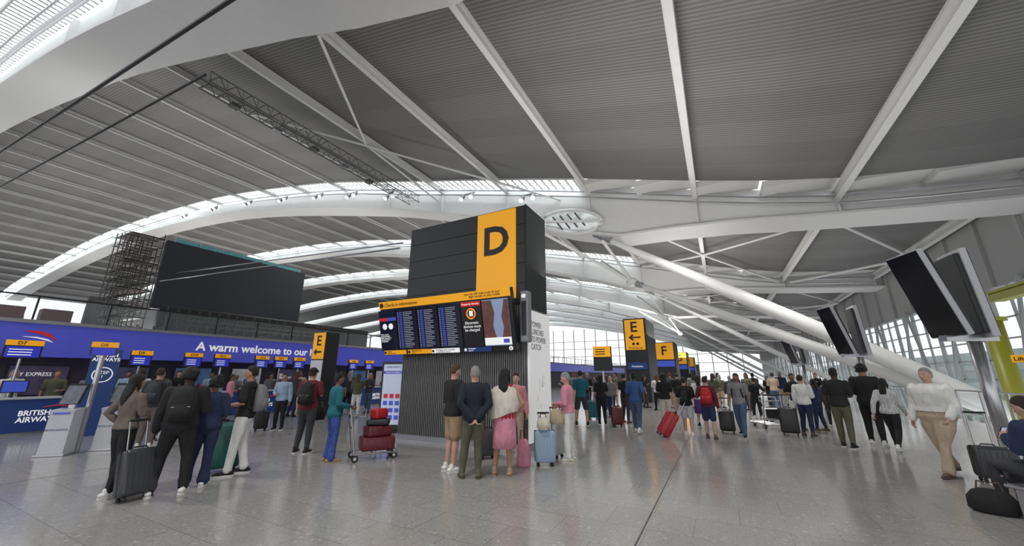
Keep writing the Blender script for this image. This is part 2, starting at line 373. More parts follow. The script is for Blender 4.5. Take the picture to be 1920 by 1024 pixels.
a,c=bu(905)+.02,bu(957)-.02; rock=mat('canyon',(.13,.05,.045),.6,0,.6,9,emit=.2)
for P in ([(a,.33),(a,1.2),(a+.26,1.2),(a+.32,.9),(a+.26,.6),(a+.32,.33)],[(c,.33),(c,1.2),(c-.1,1.2),(c-.2,.8),(c-.16,.55),(c-.22,.33)]):
    B().loft([[V((x,-.034,z)) for x,z in P],[V((x,-.027,z)) for x,z in P]]).build('canyon_picture',rock,bd)
prect(a,c,.16,.33,wtext,'caption_strip',-.03); prect(c-.2,c-.05,.2,.29,blue_band,'caption_logo',-.036)
fx=[(-bw+.1,'Toilets','Zones A and H',yellow),(-bw+.95,'Multi-faith room','Zone A',yellow),(-bw+1.75,'For baggage that is too heavy','or oversized, see Zone B',wtext),(-bw+2.75,'Assistance','Zone D',blue_dk)]
for i,(x,s1,s2,m) in enumerate(fx):
    wd=.85 if i!=2 else .93
    prect(x-.05,x+wd-.12,.015,.125,m,'footer_panel',-.02)
    tm=wtext if m is blue_dk else ink
    B().tube([(x+.0,-.035,.07),(x+.0,-.028,.07)],.035,12,False).build('footer_icon',tm,bd)
    text(s1,.05,(x+.08,-.032,.078),0,tm,bd); text(s2,.045,(x+.08,-.032,.03),0,tm,bd)
B().tube([(bw-.12,-.035,.07),(bw-.12,-.02,.07)],.05,18,False).build('info_disc',wtext,bd); text('i',.09,(bw-.12,-.04,.04),0,ink,bd,'CENTER',.004)
# portrait totem
g=G(727,812); t=thing('information_totem','portrait information screen with dark frame standing left of the ribbed tower wall','information screen',g,math.radians(18))
zt=zat(g,678)
B().span((-.36,0,0),(.36,.3,.05),.01).build('base',black_pl,t); B().span((-.4,.08,.05),(.4,.18,zt),.02).build('frame',black_pl,t)
B().span((-.32,.06,.22),(.32,.09,zt-.08)).build('screen',mat('pale_screen',(.5,.56,.72),.3,emit=.3),t)
B().span((-.32,.05,zt-.36),(.32,.062,zt-.28)).build('heading_strip',blue_band,t); text('BRITISH AIRWAYS',.055,(0,.05,zt-.18),0,blue_dk,t,'CENTER')
for i in range(3):
    for j in range(4): B().span((-.26+i*.19,.05,.36+j*.2),(-.13+i*.19,.062,.48+j*.2)).build('pictogram',rows_b if j!=3 else redm,t)
text('WHAT ARE YOU CHECKING IN?',.034,(0,.045,zt-.335),0,wtext,t,'CENTER')
def zone(letter,x1,y,w,d,zb,zt,label,arrow=False):
    t=thing('zone_tower',label,'zone tower',(x1-w/2,y,0),0,'lettered zone towers')
    B().span((-w/2,0,0),(w/2,d,zt),.01).build('tower_body',dark_metal,t)
    B().span((-w/2+.1,-.05,zb),(w/2-.12,0,zt-.08)).build('yellow_sign',yellow,t)
    h=zt-zb
    if arrow:
        text(letter,.95,(-.04,-.06,zb+1.17),0,ink,t,'CENTER',.02)
        z=zb+.8
        P=[(-.4,z),(-.16,z+.22),(-.07,z+.15),(-.19,z+.045),(.36,z+.045),(.36,z-.045),(-.19,z-.045),(-.07,z-.15),(-.16,z-.22)]
        B().loft([[V((a,-.07,c)) for a,c in P],[V((a,-.05,c)) for a,c in P]]).build('arrow',ink,t); text('Assistance',.21,(0,-.06,zb+.07),0,ink,t,'CENTER')
        for q in (-.12,.14): B().tube([(q,-.07,zb+.38),(q,-.05,zb+.38)],.09,14,False).build('round_icon',ink,t)
        B().span((-w/2+.1,-.05,2.0),(w/2-.1,0,2.45)).build('blue_footer',blue_dk,t); text('Assistance',.17,(0,-.06,2.15),0,wtext,t,'CENTER')
    else:
        text(letter,h*.75,(-w*.03,-.06,zt-h*.75),0,ink,t,'CENTER',.02)
        B().span((-w/2+.1,-.04,zb-.75),(w/2-.12,0,zb-.15)).build('lower_screen',rows_b,t)
zone('E',-3.9,26,1.45,3.8,3.25,5.3,'black tower with yellow E sign and left arrow',True)
zone('F',-3.9,44,2.0,3.8,3.3,5.1,'black tower with yellow F sign beyond the E tower')
zone('G',-3.9,62,2.1,3.8,3.3,5.0,'black tower with yellow G sign beyond the F tower')
zone('H',-3.9,80,2.2,3.8,3.3,5.0,'smallest farthest black lettered tower beyond the G tower')
g=atX(592,700,-15.2); g.z=0
t=thing('zone_totem','slim dark totem with yellow E in front of the blue band','zone totem',g,math.radians(5))
B().span((-.36,0,0),(.36,.7,3.45)).build('body',dark_metal,t); B().span((-.35,-.03,2.3),(.33,0,3.42)).build('yellow_sign',yellow,t); text('E',.6,(0,-.04,2.88),0,ink,t,'CENTER',.012)
P=[(-.25,2.6),(-.1,2.74),(-.1,2.64),(.2,2.64),(.2,2.56),(-.1,2.56),(-.1,2.46)]
B().loft([[V((a,-.045,c)) for a,c in P],[V((a,-.03,c)) for a,c in P]]).build('arrow',ink,t)
B().span((-.35,-.03,.9),(.33,0,2.25)).build('lower_poster',mat('poster_pale',(.6,.62,.65),.4,emit=.1),t)
p=atY(1129,677,24)
t=thing('hanging_sign','small black box sign with yellow top near the far crowd','sign',(p.x,24,0))
B().span((-.55,0,1.9),(.55,.3,3.4)).build('box',dark_metal,t); B().span((-.55,-.03,2.75),(.55,0,3.4)).build('yellow_panel',yellow,t); b=B()
for i in range(3): b.span((-.4,-.05,2.9+i*.15),(.2,-.03,2.95+i*.15))
b.build('text_lines',ink,t); B().span((-.05,.1,0),(.05,.2,1.9)).build('post',steel,t)
# ---------- left side
struct('wall_left',B().span((-22,-14,0),(-21.4,100,2.25)),mat('dark_back_wall',(.035,.03,.045),.5,0,.6,1.3))
band=thing('blue_fascia','long royal blue fascia with white welcome lettering above the desks','fascia',(-21,0,0))
B().span((-.5,-14,2.25),(0,100,3.38)).build('fascia_panel',blue_band,band)
B().span((-.6,-14,3.38),(.1,100,3.5)).build('top_ledge',mat('ledge_grey',(.3,.3,.32)),band)
yA=atX(366,660,-21).y
text('A warm welcome to our home',.54,(.01,yA,2.74),PI/2,wtext,band,bold=.012)
yL=atX(40,640,-21).y; text('BRITISH AIRWAYS',.42,(.01,yL-3.9,2.62),PI/2,wtext,band,bold=.008)
y0=atX(44,626,-21).y; y1=atX(108,630,-21).y
for nm,mm,dz,pts in (('ribbon_logo',redm,0,[(0,.14,.01),(.2,.15,.03),(.5,.12,.055),(.8,.03,.06),(1,-.14,.01)]),('ribbon_logo_tail',wtext,-.12,[(0,.08,.004),(.4,.07,.02),(.75,.0,.025),(.92,-.08,.004)])):
    B().loft([[V((.02,y0+(y1-y0)*u,2.95+dz+z+h)),V((.03,y0+(y1-y0)*u,2.95+dz+z+h)),V((.03,y0+(y1-y0)*u,2.95+dz+z-h)),V((.02,y0+(y1-y0)*u,2.95+dz+z-h))] for u,z,h in pts]).build(nm,mm,band)
random.seed(8)
cols=[('poster_slate',(.05,.1,.2)),('poster_cream',(.3,.3,.3)),('poster_night',(.05,.04,.08)),('poster_dark',(.04,.05,.09))]
for i in range(16):
    y=-1+i*2.3; n,c=cols[i%4]
    t=thing('wall_poster','back wall lightbox behind the desks, %s from the left'%ORD[i],'lightbox',(-21.38,y,0),0,'back wall lightboxes')
    B().span((0,0,.9),(.05,1.5,2.0)).build('frame',black_pl,t); B().span((.05,.06,.96),(.06,1.44,1.94)).build('picture',mat(n,c,.4,0,.7,2.5,emit=.3),t)
    if i in (1,2,6): text('SKY\nPRIORITY' if i!=2 else 'SKY EXPRESS',.18,(.07,.12,1.6),PI/2,wtext,t,sx=.9)
desk=None
for i in range(13):
    y=-3.9+i*3.2; loc=(-17.7,y,0)
    lb='blue-fronted check-in desk, %s from the camera side'%ORD[i]
    if desk is None:
        desk=thing('check_in_desk',lb,'check-in desk',loc,0,'check-in desks in a row')
        B().span((-.7,0,.05),(0,3.1,.95),.02).build('front_panel',blue_dk,desk); B().span((-.8,-.02,.95),(.05,3.12,1.0),.01).build('counter_top',mat('counter_grey',(.5,.5,.52),.3),desk)
        B().span((-.72,0,0),(-.05,3.1,.05)).build('kick_plate',steel,desk)
        text('BRITISH\nAIRWAYS',.2,(.012,.95,.5),PI/2,wtext,desk,bold=.004,sx=.9)
        B().box((-.35,.8,1.3),(.05,.5,.34)).box((-.38,.8,1.07),(.04,.05,.16)).build('monitor',black_pl,desk)
        B().box((-.322,.8,1.3),(.004,.45,.29)).build('monitor_screen',rows_b,desk)
        B().span((-.6,2.0,1.0),(-.3,2.4,1.25),.02).build('label_printer',mat('red_box',(.3,.03,.04)),desk)
        B().tube([(.015,1.4,.72),(.015,1.7,.76),(.015,2.,.68)],[.01,.022,.008],6).build('ribbon_logo',redm,desk)
    else: dup(desk,loc,lb)
for i,(px,lab) in enumerate(((35,'D7'),(262,'D9'),(360,'D10'),(415,'D11'),(490,'D12'),(525,'D13'),(560,'D14'),(620,'D15'),(662,'D16'),(692,'D17'))):
    g=atX(px,680,-18.8); h=.38 if i==0 else .3; zt=2.66 if i==0 else 2.5
    t=thing('desk_display','yellow-topped blue screen on a post above desk %s'%lab,'desk display',(g.x,g.y,0),0,'yellow-topped desk displays')
    B().tube([(0,0,0),(0,0,zt-.5)],.035,8,False).build('post',steel,t)
    B().span((-.05,-h,zt-.55),(.05,h,zt),.01).build('casing',black_pl,t); B().span((.05,-h,zt-.16),(.07,h,zt)).build('yellow_header',yellow,t)
    B().span((.05,-h+.04,zt-.51),(.06,h-.04,zt-.19)).build('screen',mat('screen_royal',(.02,.03,.4),.3,emit=.5),t)
    text(lab,.14,(.075,-h*.4,zt-.13),PI/2,ink,t,bold=.003)
    b=B()
    for r in range(3): b.span((.062,-h+.1,zt-.45+r*.08),(.066,h-.2,zt-.425+r*.08))
    b.build('screen_text',wtext,t)
# kiosks
kiosk=None
for px,py,lb in ((103,854,'white self-service kiosk with tilted screen, nearest the left edge'),(200,843,'white self-service kiosk right of the blue step totem')):
    g=G(px,py)
    if kiosk is None:
        kiosk=thing('self_service_kiosk',lb,'kiosk',g,math.radians(48),'self-service kiosks')
        wp=mat('kiosk_white',(.6,.62,.66),.3)
        b=B(); b.loft([[V((-.2,-.18,.05)),V((.2,-.18,.05)),V((.2,.18,.05)),V((-.2,.18,.05))],[V((-.19,-.15,.8)),V((.19,-.15,.8)),V((.19,.16,.8)),V((-.19,.16,.8))],[V((-.2,-.17,.9)),V((.2,-.17,.9)),V((.2,.16,.93)),V((-.2,.16,.93))]]); b.build('cabinet',wp,kiosk)
        B().box((0,.0,.025),(.48,.42,.05),None,.01).build('base_plate',steel,kiosk)
        r=Matrix.Rotation(math.radians(-24),3,'X')
        B().box((0,.06,1.22),(.34,.05,.46),r,.015).build('screen_frame',black_pl,kiosk); B().box((0,.03,1.205),(.29,.02,.4),r).build('screen',mat('kiosk_screen',(.15,.16,.2),.2,0,.6,6,emit=.1),kiosk)
        B().box((0,-.165,.84),(.26,.04,.03)).build('scanner_slot',blue_band,kiosk); B().box((0,.1,.98),(.1,.07,.18)).build('neck',steel,kiosk)
        text('BRITISH AIRWAYS',.045,(0,-.185,.5),0,blue_dk,kiosk,'CENTER')
    else: dup(kiosk,g,lb)
g=G(142,848); t=thing('desk_display','silver pole with blue screen and yellow number header','desk display',g,head(g,0))
hz=zat(g,642); B().tube([(0,0,0),(0,0,hz-.3)],.05,12,False).build('pole',steel,t)
B().span((-.22,-.03,hz-.3),(.22,.02,hz)).build('casing',black_pl,t)
B().span((-.22,-.05,hz-.12),(.22,-.03,hz)).build('yellow_header',yellow,t); B().span((-.19,-.04,hz-.29),(.19,-.03,hz-.13)).build('screen',MATS['screen_royal'],t)
text('D8',.1,(-.08,-.055,hz-.1),0,ink,t)
g=G(160,818); t=thing('step_totem','tall blue standing panel with airline name and round step mark','totem',g,head(g,0)); hz=zat(g,655)
B().span((-.3,-.04,0),(.3,.04,hz),.01).build('panel',blue_dk,t); text('BRITISH\nAIRWAYS',.13,(0,-.05,hz-.22),0,wtext,t,'CENTER',.003)
R=[(.2*math.cos(2*PI*k/24),-.045,hz-.72+.2*math.sin(2*PI*k/24)) for k in range(25)]
B().tube(R,.013,6,False).build('round_outline',wtext,t); text('STEP\n1',.12,(0,-.05,hz-.7),0,wtext,t,'CENTER')
# upper level
struct('trim_902',B().span((-60,-14,3.2),(-21.6,100,3.5)),mat('slab_grey',(.3,.3,.31)))
t=thing('upper_balustrade','glass balustrade with dark rail on the level above the blue band','balustrade',(-22.5,0,3.5))
B().span((-.03,-14,1.0),(.03,100,1.06)).build('handrail',dark_metal,t); B().span((-.01,-14,.1),(.01,100,.98)).build('glass_panel',glass,t)
for i in range(57): B().box((0,-14+i*2,.5),(.05,.05,1)).build('post',dark_metal,t)
struct('wall_far_left',B().span((-36,-14,3.5),(-35.6,6,5.0)),mat('mezz_wall',(.3,.3,.32),.6,0,.8,.6))
struct('wall_mezzanine',B().span((-30,7,3.5),(-29.7,26,5.8)),mat('mezz_dark',(.03,.03,.032),.7,0,.8,1.5))
for i in range(3):
    o=B().span((-28.6,2.2+i*1.5,3.5),(-28,3.2+i*1.5,4.7),.02).build('storage_cabinet',mat('dark_red_panel',(.12,.015,.025))); tag(o,'dark red panel unit on the upper level, %s from left'%ORD[i],'cabinet','red units on the upper level')
# billboard
t=thing('billboard_screen','huge blank dark billboard screen above the blue band','billboard',(-26,12.45,0))
B().span((-.25,-4.05,5.05),(0,4.05,8.85)).build('screen_face',mat('blank_billboard',(.03,.034,.045),.5,0,.15,1),t)
B().span((-.6,-3.9,5.1),(-.25,4.0,8.75)).build('rear_frame',dark_metal,t)
for y in (-3.5,-1.2,1.2,3.5): B().tube([(-.5,y,3.5),(-.5,y,5.2)],.1,8,False).build('support_leg',dark_metal,t)
t=thing('safety_netting','teal safety netting strip peeking over the billboard top','netting',(-27.4,12.8,0)); B().span((-.05,-3.6,8.2),(0,4.2,9.45)).build('net_sheet',mat('teal_net',(.14,.45,.48),.6,0,.5,6),t)
for i in range(7): B().tube([(0,-3.6+i*1.25,3.5),(0,-3.6+i*1.25,9.5)],.03,6,False).build('net_pole',steel,t)
scm=mat('scaffold_grey',(.07,.065,.06),.5,.3,.3,5)
t=thing('scaffold_tower','dense dark scaffold tower left of the billboard','scaffold',(-27.9,6.9,3.5)); w_,d_,h=1.9,1.35,5.3
random.seed(2)
for a in (0,.65,1.3,w_):
    for c in (0,d_/3,d_*.67,d_): B().tube([(a,c,0),(a,c,h+random.uniform(-.5,.3))],.024,6,False).build('upright',scm,t)
n=11
for k in range(n+1):
    b=B(); z=k*h/n
    for a in (0,.65,1.3,w_): b.tube([(a,-.1,z),(a,d_+.05,z)],.02,5,False); b.tube([(a,0,z),(a,d_,z+h/n if k<n else z)],.016,5,False)
    for c in (0,d_/3,d_*.67,d_): b.tube([(-.1,c,z),(w_+.1,c,z)],.02,5,False); b.tube([(w_,c,z),(0,c,z+h/n if k<n else z)],.016,5,False)
    b.build('lift_rails',scm,t)
    if k%3==2: B().span((0,0,z),(w_,d_,z+.05)).build('platform',scm,t)
t=thing('scaffold_walkway','long dark scaffold walkway beneath the billboard','scaffold',(-25.4,8.7,3.9))
B().span((0,-.2,0),(1.2,8.6,.08)).build('deck',dark_metal,t); b=B()
for i in range(20): b.tube([(1.2,-.2+i*.46,-.4),(1.2,-.2+i*.46,1.1)],.03,5,False); b.tube([(1.2,-.2+i*.46,0),(1.2,.26+i*.46,1.1)],.025,5,False)
for z in (.25,.5,.8,1.1): b.tube([(1.2,-.2,z),(1.2,8.6,z)],.03,5,False)
b.build('guard_rails',scm,t); B().span((.2,-.2,.08),(.25,8.6,1.15)).build('dark_screening',mat('dark_sheet',(.03,.03,.032),.8),t)
# far ends
struct('wall_far_side',B().span((-150.5,-14,0),(-150,175,12)),mat('far_white_wall',(.5,.52,.54)))
b=B()
for i in range(36): b.box((-150+i*4.5,150,9),(.25,.25,22))
for z in (3,6,9,12,15): b.box((-70,150,z),(160,.2,.18))
struct('window_1',b,white_steel)
struct('wall_far',B().span((-150,150.5,0),(-6,151,5.5)),mat('far_grey_wall',(.25,.25,.27),.6,0,.8,.3))
# ---------- right facade
mull=mat('mullion_grey',(.33,.35,.35),.4)
for k in range(8):
    y0=4+18*k; b=B()
    for i in range(12): b.box((12.6,y0+i*1.5,1),(.1 if i%2 else .16,.08 if i%2 else .16,10))
    for j in range(10): b.box((12.6,y0+9,-3.5+j*.98),(.1,18,.07))
    for i in range(3): b.tube([(12.3,y0+i*6,-3),(12.3,y0+3+i*6,6)],.09,6,False); b.tube([(12.3,y0+3+i*6,6),(12.3,y0+6+i*6,-3)],.09,6,False)
    struct('window_%d'%(k+2),b,mull)
    struct('window_%d'%(k+20),B().span((12.7,y0,-4),(12.71,y0+18,5.9)),glass)
b=B(); b.span((12.5,2,5.8),(12.9,150,10))
for i in range(50): b.span((12.35,3+i*3,5.8),(12.5,3.2+i*3,9.6))
struct('wall_right',b,mat('upper_wall_grey',(.3,.3,.295),.6))
b=B(); b.span((30,10,-8),(60,160,4.6))
for i in range(5): b.span((29.8,10,-6.5+i*2.2),(30,160,-5.8+i*2.2))
tag(b.build('terminal_building',mat('outside_building',(.3,.35,.35),.6,0,.5,.35)),'pale building seen outside through the right glass facade','building')
random.seed(5)
for i in range(5):
    t=thing('tree','green tree outside the right glass facade, %s in the row'%ORD[i],'tree',(25,20+i*11,-8),0,'trees outside the facade')
    B().tube([(0,0,0),(.1,0,5)],[.3,.15],8).build('trunk',cl('brown'),t)
    b=B()
    for k in range(22):
        r=random.uniform(.7,1.3); b.ell((random.uniform(-2,2),random.uniform(-2.4,2.4),6.4+random.uniform(-1.6,2)),(r,r,r*.8),8)
    b.build('foliage',mat('leaves',(.1,.17,.07),.8,0,.6,8,.8),t,True)
t=thing('glass_balustrade','long glass balustrade with steel posts along the right floor edge','balustrade',(7.8,0,0))
B().tube([(0,6,1.08),(0,110,1.08)],.03,8,False).build('handrail',steel,t); B().span((-.01,6,.08),(.01,110,1.0)).build('glass_panel',glass,t)
for i in range(35): B().span((-.02,6+i*1.5,0),(.03,6.06+i*1.5,1.06)).build('post',steel,t)
lime=mat('lime_paint',(.3,.31,.025),.4)
q=atX(1878,660,8.9)
t=thing('lime_column','yellow-green painted column beside the right glass facade','column',(8.9,q.y,0))
B().tube([(0,0,-4),(0,0,3.5)],.26,18,False).build('shaft',lime,t,True); B().tube([(0,0,3.5),(0,.0,3.62)],[.38,.38],18,False).build('cap_plate',lime,t)
q=atX(1908,548,9.6); t=thing('lime_beam','yellow-green painted beam at the right edge','beam',(9.6,q.y,q.z))
B().span((-.2,-1.4,-.15),(.2,1.2,.15),.03).build('beam_body',lime,t); B().span((-.3,-1.4,.15),(.3,1.2,.22)).build('flange',lime,t)
q=atX(1930,672,8.2); t=thing('lift_sign','yellow lift sign cut by the right edge','sign',(8.2,q.y,q.z),-math.radians(40))
B().span((-.35,0,-.11),(.5,.05,.11),.01).build('panel',yellow,t); text('Lifts',.16,(-.3,-.01,-.06),0,ink,t,bold=.003)
B().span((.1,.01,.11),(.13,.04,.8)).build('hanger',steel,t)
def monitor_post(x,y,lb):
    t=thing('monitor_post',lb,'display post',(x,y,0),0,'paired portrait monitors on poles')
    B().tube([(0,0,0),(0,0,2.35)],.11,16,False).build('pole',steel,t,True); B().tube([(0,0,0),(0,0,.04)],.25,18,False).build('base_plate',steel,t)
    B().box((-.1,-.1,2.35),(1.1,.14,.12),Matrix.Rotation(.5,3,'Z')).build('cross_arm',steel,t)
    for dx,dy,rz,tl in ((-.6,-.3,math.radians(-70),math.radians(15)),(.16,.12,math.radians(94),math.radians(-3))):
        r=Matrix.Rotation(rz,3,'Z')@Matrix.Rotation(tl,3,'X')
        c=V((dx,dy,3.3))
        B().box(c,(.8,.12,1.88),r,.015).build('monitor_casing',mat('casing_silver',(.45,.46,.48),.35),t)
        B().box(c+r@V((0,-.065,0)),(.77,.02,1.83),r).build('monitor_screen',screen_m,t)
        B().box(c+r@V((0,.1,0)),(.72,.1,1.7),r,.02).build('rear_housing',dark_metal,t)
monitor_post(4.75,11.5,'nearest silver pole with two tall portrait monitors at right')
monitor_post(4.8,19.2,'second silver pole with paired portrait monitors, mid distance right')
monitor_post(4.9,31.5,'farthest silver pole with paired portrait monitors')
# ---------- luggage
def suitcase(px,py,h,w,d,c,label,face=0,tilt=0,handle=.35,z=0):
    g=G(px,py); t=thing('suitcase',label,'suitcase',(g.x,g.y,z),head(g,face))
    if tilt: t.rotation_euler=(tilt,0,t.rotation_euler.z)
    m=pl(c); z0=.06
    B().span((-w/2,-d/2,z0),(w/2,d/2,z0+h),min(.05,d*.2)).build('shell',m,t,True)
    b=B(); n=6
    for i in range(n):
        x=-w/2+w*(i+.8)/(n+.6)
        for s in (-1,1): b.span((x-.008,s*d/2-.006,z0+.06),(x+.008,s*d/2+.006,z0+h-.06))
    b.build('ribs',m,t); B().span((-w/2-.003,-.008,z0+.02),(w/2+.003,.008,z0+h+.003)).build('zip_seam',black_pl,t)
    for sx in (-1,1):
        for s in (-1,1): B().wheel((sx*(w/2-.06),s*(d/2-.05),.03),.03,.03).build('wheel',rubber,t)
    if handle:
        b=B(); hy=d/2-.03
        for s in (-1,1): b.tube([(s*w*.25,hy,z0+h-.01),(s*w*.25,hy,z0+h+handle)],.009,6,False)
        b.build('handle_rods',steel,t); B().tube([(-w*.28,hy,z0+h+handle),(w*.28,hy,z0+h+handle)],.016,8).build('handle_grip',black_pl,t)
    b=B(); b.tube([(-.09,0,z0+h),(-.07,0,z0+h+.03),(.07,0,z0+h+.03),(.09,0,z0+h)],.01,6); b.build('carry_handle',black_pl,t)
    return t
def trolley(px,py,face,label,load=()):
    g=G(px,py); t=thing('luggage_trolley',label,'luggage trolley',g,head(g,face),'luggage trolleys')
    b=B()
    for s in (-1,1): b.tube([(s*.28,-.35,.14),(s*.2,.5,.12)],.018,8); b.tube([(s*.28,-.35,.14),(s*.28,-.42,.6),(s*.28,-.5,1.0)],.018,8)
    for y in (-.35,0,.3,.5): b.tube([(-.25,y,.14),(.25,y,.14)],.014,6)
    b.tube([(-.28,-.42,.6),(.28,-.42,.6)],.014,6); b.build('frame',steel,t)
    B().tube([(-.3,-.5,1.02),(.3,-.5,1.02)],.025,10).build('push_bar',black_pl,t)
    b=B()
    for s in (-1,1): b.tube([(s*.25,-.44,.85),(s*.25,-.2,.82)],.008,6)
    for k in range(5): b.tube([(-.25,-.44+.06*k,.85-.01*k),(.25,-.44+.06*k,.85-.01*k)],.006,5)
    b.tube([(-.25,-.2,.82),(-.25,-.2,.95)],.008,5); b.tube([(.25,-.2,.82),(.25,-.2,.95)],.008,5); b.tube([(-.25,-.2,.95),(.25,-.2,.95)],.008,5); b.build('basket',steel,t)
    for sx,y in ((-.26,-.33),(.26,-.33),(-.17,.42),(.17,.42)):
        o=B().wheel((sx,y,.065),.065,.04).build('wheel',rubber,t); B().wheel((sx,y,.065),.03,.045).build('wheel_hub',steel,o)
    for i,(c,z,w,l,h,rz,lb) in enumerate(load):
        k=thing('suitcase',lb,'suitcase',(0,0,0)); m=Matrix.Rotation(head(g,face),4,'Z')
        k.location=V((g.x,g.y,z))+(m@V((0,.1,0))); k.rotation_euler=(0,0,head(g,face)+rz)
        B().span((-w/2,-l/2,0),(w/2,l/2,h),.04).build('shell',pl(c),k,True); b=B()
        for q in range(4): b.span((-w/2-.004,-l*.35+q*l*.22,.04),(w/2+.004,-l*.35+q*l*.22+.02,h-.04))
        b.build('ribs',pl(c),k); B().tube([(-w/2,-.08,h/2),(-w/2-.03,-.06,h/2),(-w/2-.03,.06,h/2),(-w/2,.08,h/2)],.01,6).build('carry_handle',black_pl,k)
    return t
suitcase(252,938,.58,.4,.24,'charcoal','dark grey ribbed cabin suitcase leaning by the left group',face=25,tilt=math.radians(-14),handle=.4)
suitcase(412,884,.72,.48,.3,'green','large dark green suitcase behind the navy-dressed person',face=10,handle=.25)
suitcase(487,808,.5,.36,.24,'black','small black suitcase behind the grey backpack',face=10)
suitcase(1022,873,.55,.38,.26,'light blue','light blue floral suitcase among the middle group',face=10,handle=.3)
suitcase(1044,858,.6,.34,.22,'light grey','pale grey suitcase beside the light blue floral one',face=60,handle=.3)
suitcase(914,860,.5,.36,.22,'charcoal','charcoal suitcase between the couple in the middle',face=20,handle=.3)
suitcase(1240,818,.66,.46,.28,'red','bright red suitcase being pulled tilted by blue-shirted person',face=-80,tilt=math.radians(-32),handle=.4)
suitcase(1366,812,.55,.4,.26,'black','black cabin suitcase left of the grey-shirted walker',face=0)
suitcase(1112,786,.6,.42,.26,'teal','teal suitcase in the crowd near the E tower',face=0)
suitcase(1158,800,.55,.36,.22,'maroon','maroon suitcase in the crowd near the E tower',face=10)
suitcase(1484,816,.66,.44,.28,'black','tall black suitcase right of the empty trolleys',face=0)
suitcase(1872,905,.46,.42,.26,'charcoal','dark suitcase with raised handle at the lower right edge',face=20,handle=.5)
trolley(694,860,-80,'luggage trolley stacked with red suitcases beside the ribbed tower',
  [('maroon',.17,.48,.64,.25,0,'large dark red suitcase lowest on the trolley'),('maroon',.42,.36,.5,.2,.18,'dark red suitcase in the middle of the trolley stack'),('black',.62,.32,.44,.13,-.3,'black bag on the trolley stack'),('red',.75,.24,.3,.2,.5,'bright red bag topmost on the trolley stack')])
trolley(1440,802,30,'empty luggage trolley left of the tall black suitcase'); trolley(1466,795,60,'black-loaded luggage trolley beside the empty one',[('black',.17,.5,.5,.35,0,'black holdall on the distant trolley')])
def softbag(n,c,g,z,s,label):
    t=thing(n,label,'bag',(g.x,g.y,z),head(g,0)); x,y,h=s
    B().rings([((0,0,0),x*.8,y*.8),((0,0,h*.1),x,y),((0,0,h*.6),x*.97,y*.9),((0,0,h*.9),x*.7,y*.6),((0,0,h),x*.4,y*.3)]).build('bag_body',cl(c),t,True)
    B().tube([(-x*.5,0,h*.9),(-x*.4,0,h*1.3),(x*.4,0,h*1.3),(x*.5,0,h*.9)],.012,6).build('strap',cl('brown'),t)
softbag('shoulder_bag','beige',G(1046,870),.7,(.14,.09,.28),'beige shoulder bag hanging before the pink-jacketed person')
softbag('travel_bag','cream',G(1020,876),.65,(.12,.1,.2),'cream soft bag on top of the light blue suitcase')
softbag('backpack','pink',G(982,876),.0,(.13,.1,.48),'small pink backpack standing between the middle group')
softbag('holdall','black',G(1868,962),.0,(.22,.16,.26),'black soft holdall lying at the lower right')
softbag('tote_bag','black',G(588,842),.62,(.16,.1,.3),'black tote bag beside the maroon-shirted person')
# ---------- people
ARM={'down':((.135,-.01,.635),(.148,.025,.495)),'front':((.14,.0,.64),(.07,.125,.63)),'push':((.14,-.01,.645),(.12,.14,.6)),'back':((.14,-.06,.65),(.02,-.1,.52)),
'hip':((.2,-.05,.66),(.12,.01,.585)),'pull':((.15,-.06,.645),(.165,-.13,.53)),'phone':((.13,.03,.655),(.05,.125,.72)),'fold':((.135,.035,.655),(-.02,.085,.67)),
'swf':((.135,.03,.64),(.13,.12,.54)),'swb':((.145,-.07,.645),(.155,-.09,.505)),'up':((.17,.08,.79),(.08,.12,.92)),'strap':((.15,-.02,.66),(.085,.07,.755))}
LEG={'stand':(((.056,.012,.285),(.06,-.012,.045)),)*2,'wide':(((.085,.012,.285),(.105,-.012,.045)),)*2,
'ease':(((.075,.035,.28),(.1,.02,.045)),((.045,.0,.285),(.05,-.02,.045))),
'step':(((.056,.03,.285),(.06,.05,.045)),((.058,-.0,.285),(.065,-.05,.045))),
'walk':(((.05,.085,.295),(.05,.13,.05)),((.055,-.01,.285),(.06,-.15,.075))),'sit':(((.07,.235,.285),(.07,.23,.045)),)*2}
TR=[(.465,.05,.05),(.50,.09,.064),(.535,.1,.07),(.58,.09,.06),(.63,.081,.054),(.70,.09,.062),(.76,.1,.064),(.80,.106,.056),(.825,.085,.044),(.845,.05,.036)]
